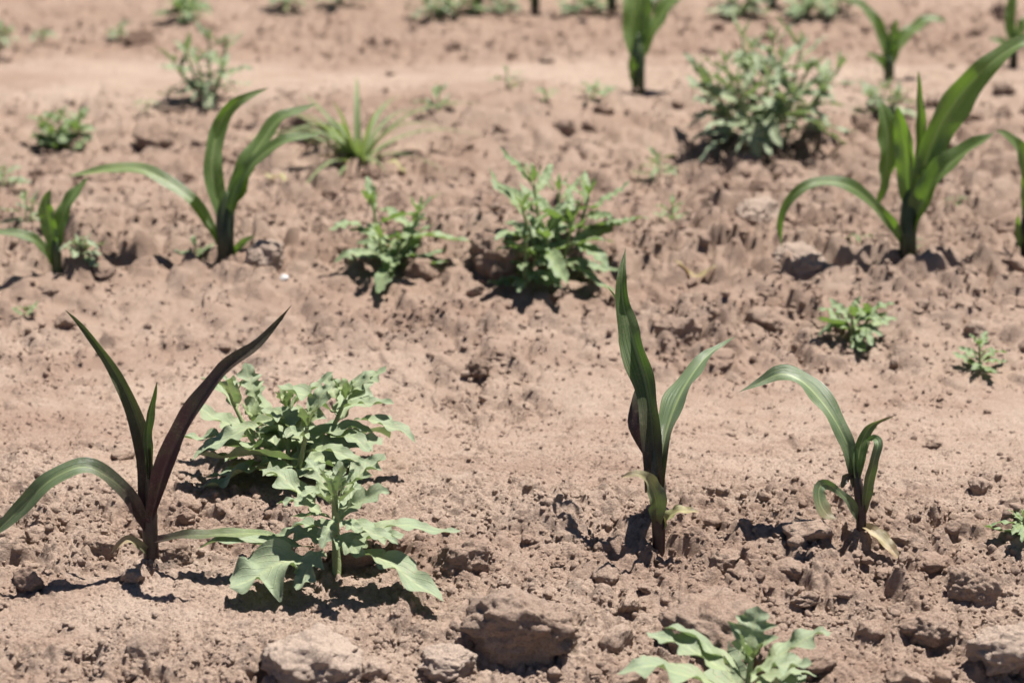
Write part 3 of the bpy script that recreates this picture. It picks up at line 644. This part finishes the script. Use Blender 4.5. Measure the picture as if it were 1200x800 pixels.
weed((395, 672), 'big grey-green lobed weed with a broad leaf spread on the soil', [(392, 572, .02)], leaf=(62, 26), per=7, seed=31, hi=True, stem_w=12, low=0, extra=[
  (374, 652, -.01, 268, 690, -.05, 88, .25, -.15, 2.6), (368, 642, .01, 228, 640, .0, 34, .15, 0, 2.5), (376, 600, .01, 296, 541, .06, 40, .2), (382, 604, -.01, 313, 584, .0, 26, .4),
  (388, 580, .02, 358, 532, .05, 34, .1), (404, 578, .02, 450, 528, .06, 38, .15), (402, 600, 0, 464, 573, -.01, 30, .3, .5), (398, 612, -.02, 462, 642, -.05, 30, .25),
  (408, 628, -.01, 546, 629, -.02, 34, .3, 0, 4.5), (412, 646, -.01, 522, 706, -.06, 46, .3, 0, 3), (380, 640, -.02, 350, 690, -.06, 34, .2), (392, 622, .03, 340, 618, .05, 30, .3), (404, 640, .03, 470, 610, .08, 30, .3),
  (390, 585, -.01, 378, 548, -.02, 22, .0), (394, 580, -.01, 400, 545, -.02, 20, .0), (398, 582, 0, 416, 550, .0, 22, .05), (396, 590, -.02, 428, 566, -.04, 22, .2), (388, 592, -.02, 362, 572, -.04, 22, .2),
  (392, 605, -.02, 380, 640, -.05, 22, .2), (398, 610, -.03, 425, 625, -.06, 24, .2), (396, 575, 0, 396, 540, .02, 18, 0)])
weed((340, 560), 'bushy grey-green weed with several heads shading the soil before it', [(272, 470, .03), (335, 478, .04), (405, 468, .05), (360, 500, -.02), (300, 500, .07)], leaf=(92, 36), per=5, seed=32, hi=True, stem_w=8, low=5, extra=[
  (312, 498, -.01, 236, 530, -.03, 44, .25), (415, 492, .02, 486, 516, .01, 34, .35), (395, 480, .04, 468, 472, .03, 30, .25), (300, 470, .05, 285, 425, .07, 34, .05), (395, 470, .05, 380, 438, .07, 32, .05), (410, 460, .05, 440, 440, .06, 26, .05)])
weed((868, 835), 'pale green lobed weed rising in front of the wide low clod', [(880, 775, .0)], leaf=(100, 44), per=6, seed=33, stem_w=12, low=2, extra=[
  (860, 790, -.01, 752, 738, .02, 50, .1), (875, 775, 0, 888, 708, .02, 60, .02), (885, 785, 0, 972, 730, .02, 46, .08), (850, 805, -.02, 712, 778, -.04, 56, .2), (880, 790, -.03, 960, 775, -.05, 50, .2)])
weed((1198, 632), 'small green weed past the bent corn seedling along its row', [(1200, 606, .005)], mat=WEED_G, leaf=(34, 11), per=6, seed=34, stem_w=4)
weed((1000, 402), 'small rosette weed casting a dark shadow beside rough clods', [(998, 368, .005), (1018, 372, .02)], mat=WEED_G, leaf=(40, 15), per=6, seed=35, stem_w=5, extra=[(1010, 375, .01, 1050, 350, .02, 20, .15), (990, 372, .01, 955, 362, .01, 16, .2)])
weed((1150, 432), 'tiny isolated rosette weed on the smooth slope', [(1148, 405, .003)], mat=WEED_G, leaf=(32, 13), per=6, seed=36, stem_w=4, low=3)
weed((455, 315), 'low two-headed weed on a crumbly bank with serrated leaves', [(437, 240, .02), (490, 250, .03), (445, 280, -.02), (470, 285, .0)], mat=WEED_G, leaf=(58, 16), per=5, seed=37, stem_w=5, depth=.34, lobes=5)
weed((650, 318), 'leafy many-stemmed mid-field weed with a dark hollow beneath', [(625, 215, .03), (690, 230, .04), (612, 245, -.01), (655, 225, .07), (670, 262, .0), (640, 275, -.03)], mat=WEED_G, leaf=(70, 17), per=6, seed=38, stem_w=6, lobes=5.5, depth=.34, extra=[(700, 262, .02, 745, 258, .03, 16, .1), (690, 250, .02, 740, 212, .05, 14, .1), (672, 285, -.02, 712, 312, -.05, 28, .3)])
weed((612, 338), 'small upright weed at the foot of the leafy mid-field weed', [(617, 282, .0), (628, 300, .01)], mat=WEED_G, leaf=(34, 14), per=7, seed=39, stem_w=5)
weed((228, 302), 'tiny seedling beside the stem of the three-bladed corn plant', [(228, 284, .0)], mat=WEED_G, leaf=(20, 7), per=4, seed=40, stem_w=3, low=2, depth=.2)
weed((92, 312), 'low weed at the foot of the short two-bladed corn seedling', [(90, 288, 0), (100, 292, .01)], mat=WEED, leaf=(26, 10), per=5, seed=41, stem_w=3, low=3)
weed((772, 208), 'tiny weed on the clods before the large bushy weed', [(772, 186, 0)], mat=WEED_G, leaf=(24, 8), per=5, seed=42, stem_w=3, low=3)
weed((788, 258), 'tiny weed standing alone between the flake and the leafy mid-field weed', [(788, 240, 0)], mat=WEED_G, leaf=(20, 9), per=5, seed=43, stem_w=3, low=2)
weed((30, 268), 'small weed behind the short two-bladed corn seedling', [(30, 232, .01), (38, 240, .02)], mat=WEED, leaf=(26, 9), per=5, seed=44, stem_w=3, low=2)
weed((2, 222), 'small grey-green weed standing apart well behind the short corn seedling', [(4, 202, .01)], mat=WEED, leaf=(28, 10), per=5, seed=45, stem_w=3, low=2)
weed((893, 178), 'large bushy weed with many stems between two corn plants', [(850, 75, .03), (880, 60, .05), (915, 70, .06), (945, 85, .04), (900, 90, -.02), (865, 100, -.03), (930, 110, -.01), (840, 110, .0), (970, 95, .06), (905, 50, .1), (822, 90, .04), (985, 78, .09), (870, 45, .09), (940, 55, .1)], mat=WEED, leaf=(60, 13), per=6, seed=46, stem_w=6, lobes=5, depth=.3, low=5, extra=[(905, 135, -.02, 1005, 155, -.03, 16, .1), (880, 140, -.04, 885, 178, -.06, 28, .3)])
weed((1030, 132), 'sprawling weed between the broad corn plant and the thin rear corn', [(1020, 112, .0), (1036, 106, .02), (1052, 116, .01)], mat=WEED, leaf=(34, 10), per=5, seed=47, stem_w=3, low=3)
weed((244, 116), 'rear bushy weed on the pale smooth strip', [(218, 60, .03), (245, 45, .05), (265, 52, .05), (232, 75, -.01), (262, 80, .0), (205, 75, .02)], mat=WEED, leaf=(38, 11), per=5, seed=48, stem_w=5, low=4)
weed((70, 172), 'low mat weed with a black shadow under it', [(48, 142, .01), (70, 135, .02), (95, 138, .02), (58, 150, -.01), (85, 150, -.01)], mat=WEED_G, leaf=(24, 15), per=7, seed=49, stem_w=3, low=5)
weed((217, 26), 'far small bushy weed right behind the rear bushy weed', [(208, 8, .02), (226, 6, .03), (217, 2, .03)], mat=WEED_G, leaf=(28, 12), per=6, seed=50, stem_w=3)
weed((138, 48), 'tiny far weed beside the dark brown clod', [(140, 34, .01)], mat=WEED, leaf=(20, 8), per=5, seed=51, stem_w=3, low=3)
weed((3, 58), 'two-stemmed grey-green weed on browner soil behind the mat weed', [(3, 36, .01), (-10, 34, .02)], mat=WEED, leaf=(26, 10), per=5, seed=52, stem_w=3)
weed((48, 54), 'tiny weed on browner soil beside the two-stemmed grey-green weed', [(50, 40, .01)], mat=WEED, leaf=(18, 8), per=4, seed=53, stem_w=3, low=3)
weed((594, 104), 'tiny sprig at the edge of the pale smooth strip', [(594, 84, .01)], mat=WEED, leaf=(20, 6), per=5, seed=54, stem_w=3, low=2)
weed((692, 116), 'tiny low weed left of the upright rear corn plant', [(698, 106, .01)], mat=WEED_G, leaf=(24, 8), per=4, seed=55, stem_w=3, low=3)
weed((512, 130), 'small weed right of the narrow-leaved grass tuft', [(514, 108, .01)], mat=WEED, leaf=(26, 9), per=5, seed=56, stem_w=3, low=3)
for i, (x, y, s) in enumerate([(535, 16, 34), (590, 12, 30), (690, 14, 36), (868, 16, 34), (945, 18, 34), (335, 10, 26), (400, 6, 26), (505, 24, 22), (980, 14, 30), (770, 10, 26)]):
    weed((x, y), 'leafy weed growing among the corn row beyond the pale strip', [(x-8, y-20, .02), (x+8, y-24, .03)], mat=[WEED_G, WEED][i % 2], leaf=(s, s*.33), per=6, seed=60+i, stem_w=3, low=3, group='weeds in the corn row beyond the pale strip')
for i, (x, y, lab) in enumerate([(30, 372, 'tiny bare sprout on open soil before the short corn seedling'), (1008, 293, 'yellow-green sprout under the arching leaf of the broad corn plant'), (1120, 250, 'tiny green sprout right of the broad corn plant'),
                                 (172, 132, 'tiny sprout between the mat weed and the rear bushy weed'), (1070, 300, 'tiny green sprout at the foot of the broad corn plant'), (640, 120, 'tiny sprout on the low smooth mound')]):
    weed((x, y), lab, [(x, y-8, .005)], mat=WEED_G, leaf=(16, 5), per=3, seed=80+i, stem_w=2, low=2, depth=.1)

# ------------------------------------------------------------------ grass tuft, fallen leaves, pebble
def grass(base_px, label, blades, seed, mat=GRASS):
    rg = np.random.RandomState(seed); B = ground_hit(*base_px); k = mpp(B[1]); root = thing('grass_tuft', B, label, 'grass')
    for i in range(blades):
        a = rg.uniform(0, 6.28); ln = rg.uniform(70, 175)*k; el = rg.uniform(.5, 1.3); n = 20; s = np.linspace(0, 1, n)[:, None]
        D = np.array([math.cos(a)*math.cos(el), math.sin(a)*math.cos(el), math.sin(el)]); H = np.array([math.cos(a), math.sin(a), 0])
        C = np.array([math.cos(a)*.012*rg.rand(), math.sin(a)*.012*rg.rand(), -.004])+D*s*ln+(H*.35-UP*.55)*ln*s**2.4*rg.uniform(.3, 1.1)
        half = (1-np.linspace(0, 1, n)**1.8*.93)*rg.uniform(3, 5)*k
        link('blade', ribbon(C, half, np.repeat((UP*.8-H*.6)[None], n, 0), fold=.4, na=3, seed=seed+i, tone=tones(n, dry=(0, 0, .15*rg.rand()), pale=(.5, .1, .2)), mat=mat, name='blade'), root)
grass((420, 188), 'narrow-leaved dusty grass tuft with arching blades and a dead leaf', 34, 5)
def fallen(px, py, length, width, ang, seed, label, pale):
    B = ground_hit(px, py); k = mpp(B[1]); n = 18; s = np.linspace(-.5, .5, n)
    D = np.array([math.cos(ang), math.sin(ang), 0]); C = D*(s*length*k)[:, None]
    gzv = height(C[:, 0]+B[0], C[:, 1]+B[1]); C[:, 2] = np.convolve(np.pad(gzv, 3, 'edge'), np.ones(7)/7, 'valid')-B[2]+.004+.004*np.sin(s*7)
    half = np.sin(np.pi*np.clip(s+.52, 0, 1))**.6*width*k*.5
    me = ribbon(C, half, np.repeat(UP[None], n, 0), fold=.25, wave=.25, seed=seed, tone=tones(n, dry=(1, 1), pale=(pale, pale)), mat=GRASS, name='fallen_leaf')
    tag(link('fallen_leaf', me, loc=B), label, 'dry leaf')
fallen(815, 323, 52, 12, .15, 1, 'yellow dry leaf scrap lying behind the twisted corn tip', .25)
fallen(395, 192, 46, 20, .5, 2, 'pale dead leaf under the narrow-leaved grass tuft', 0)
fallen(455, 200, 46, 12, -.3, 3, 'yellow-green fallen blade right of the narrow-leaved grass tuft', .7)
fallen(325, 222, 36, 10, -.6, 4, 'yellow blade scrap beside the three-bladed corn plant', .7)
g = NG('white_pebble'); pb = g.n('ShaderNodeBsdfPrincipled', {'Base Color': g.ramp(g.noise(g.n('ShaderNodeTexCoord').outputs['Object'], 6), [(.3, (.42, .39, .37)), (.7, (.6, .58, .56))]), 'Roughness': .7}); g.t.links.new(pb.outputs[0], g.out.inputs[0])
for px, py, wd, lab in [(397, 190, 15, 'small white pebble touching the dead leaf by the grass tuft'), (333, 325, 10, 'tiny white pebble before the pale clod of the three-bladed corn plant')]:
    me = mesh_np('pebble', *clod_shape(3, 77+wd, flat=.7, cuts=4, rough=.3), mat=g.m)
    tag(place_clod('pebble', me, px, py, wd, .4, (.1, 0), sink=.2), lab, 'pebble')
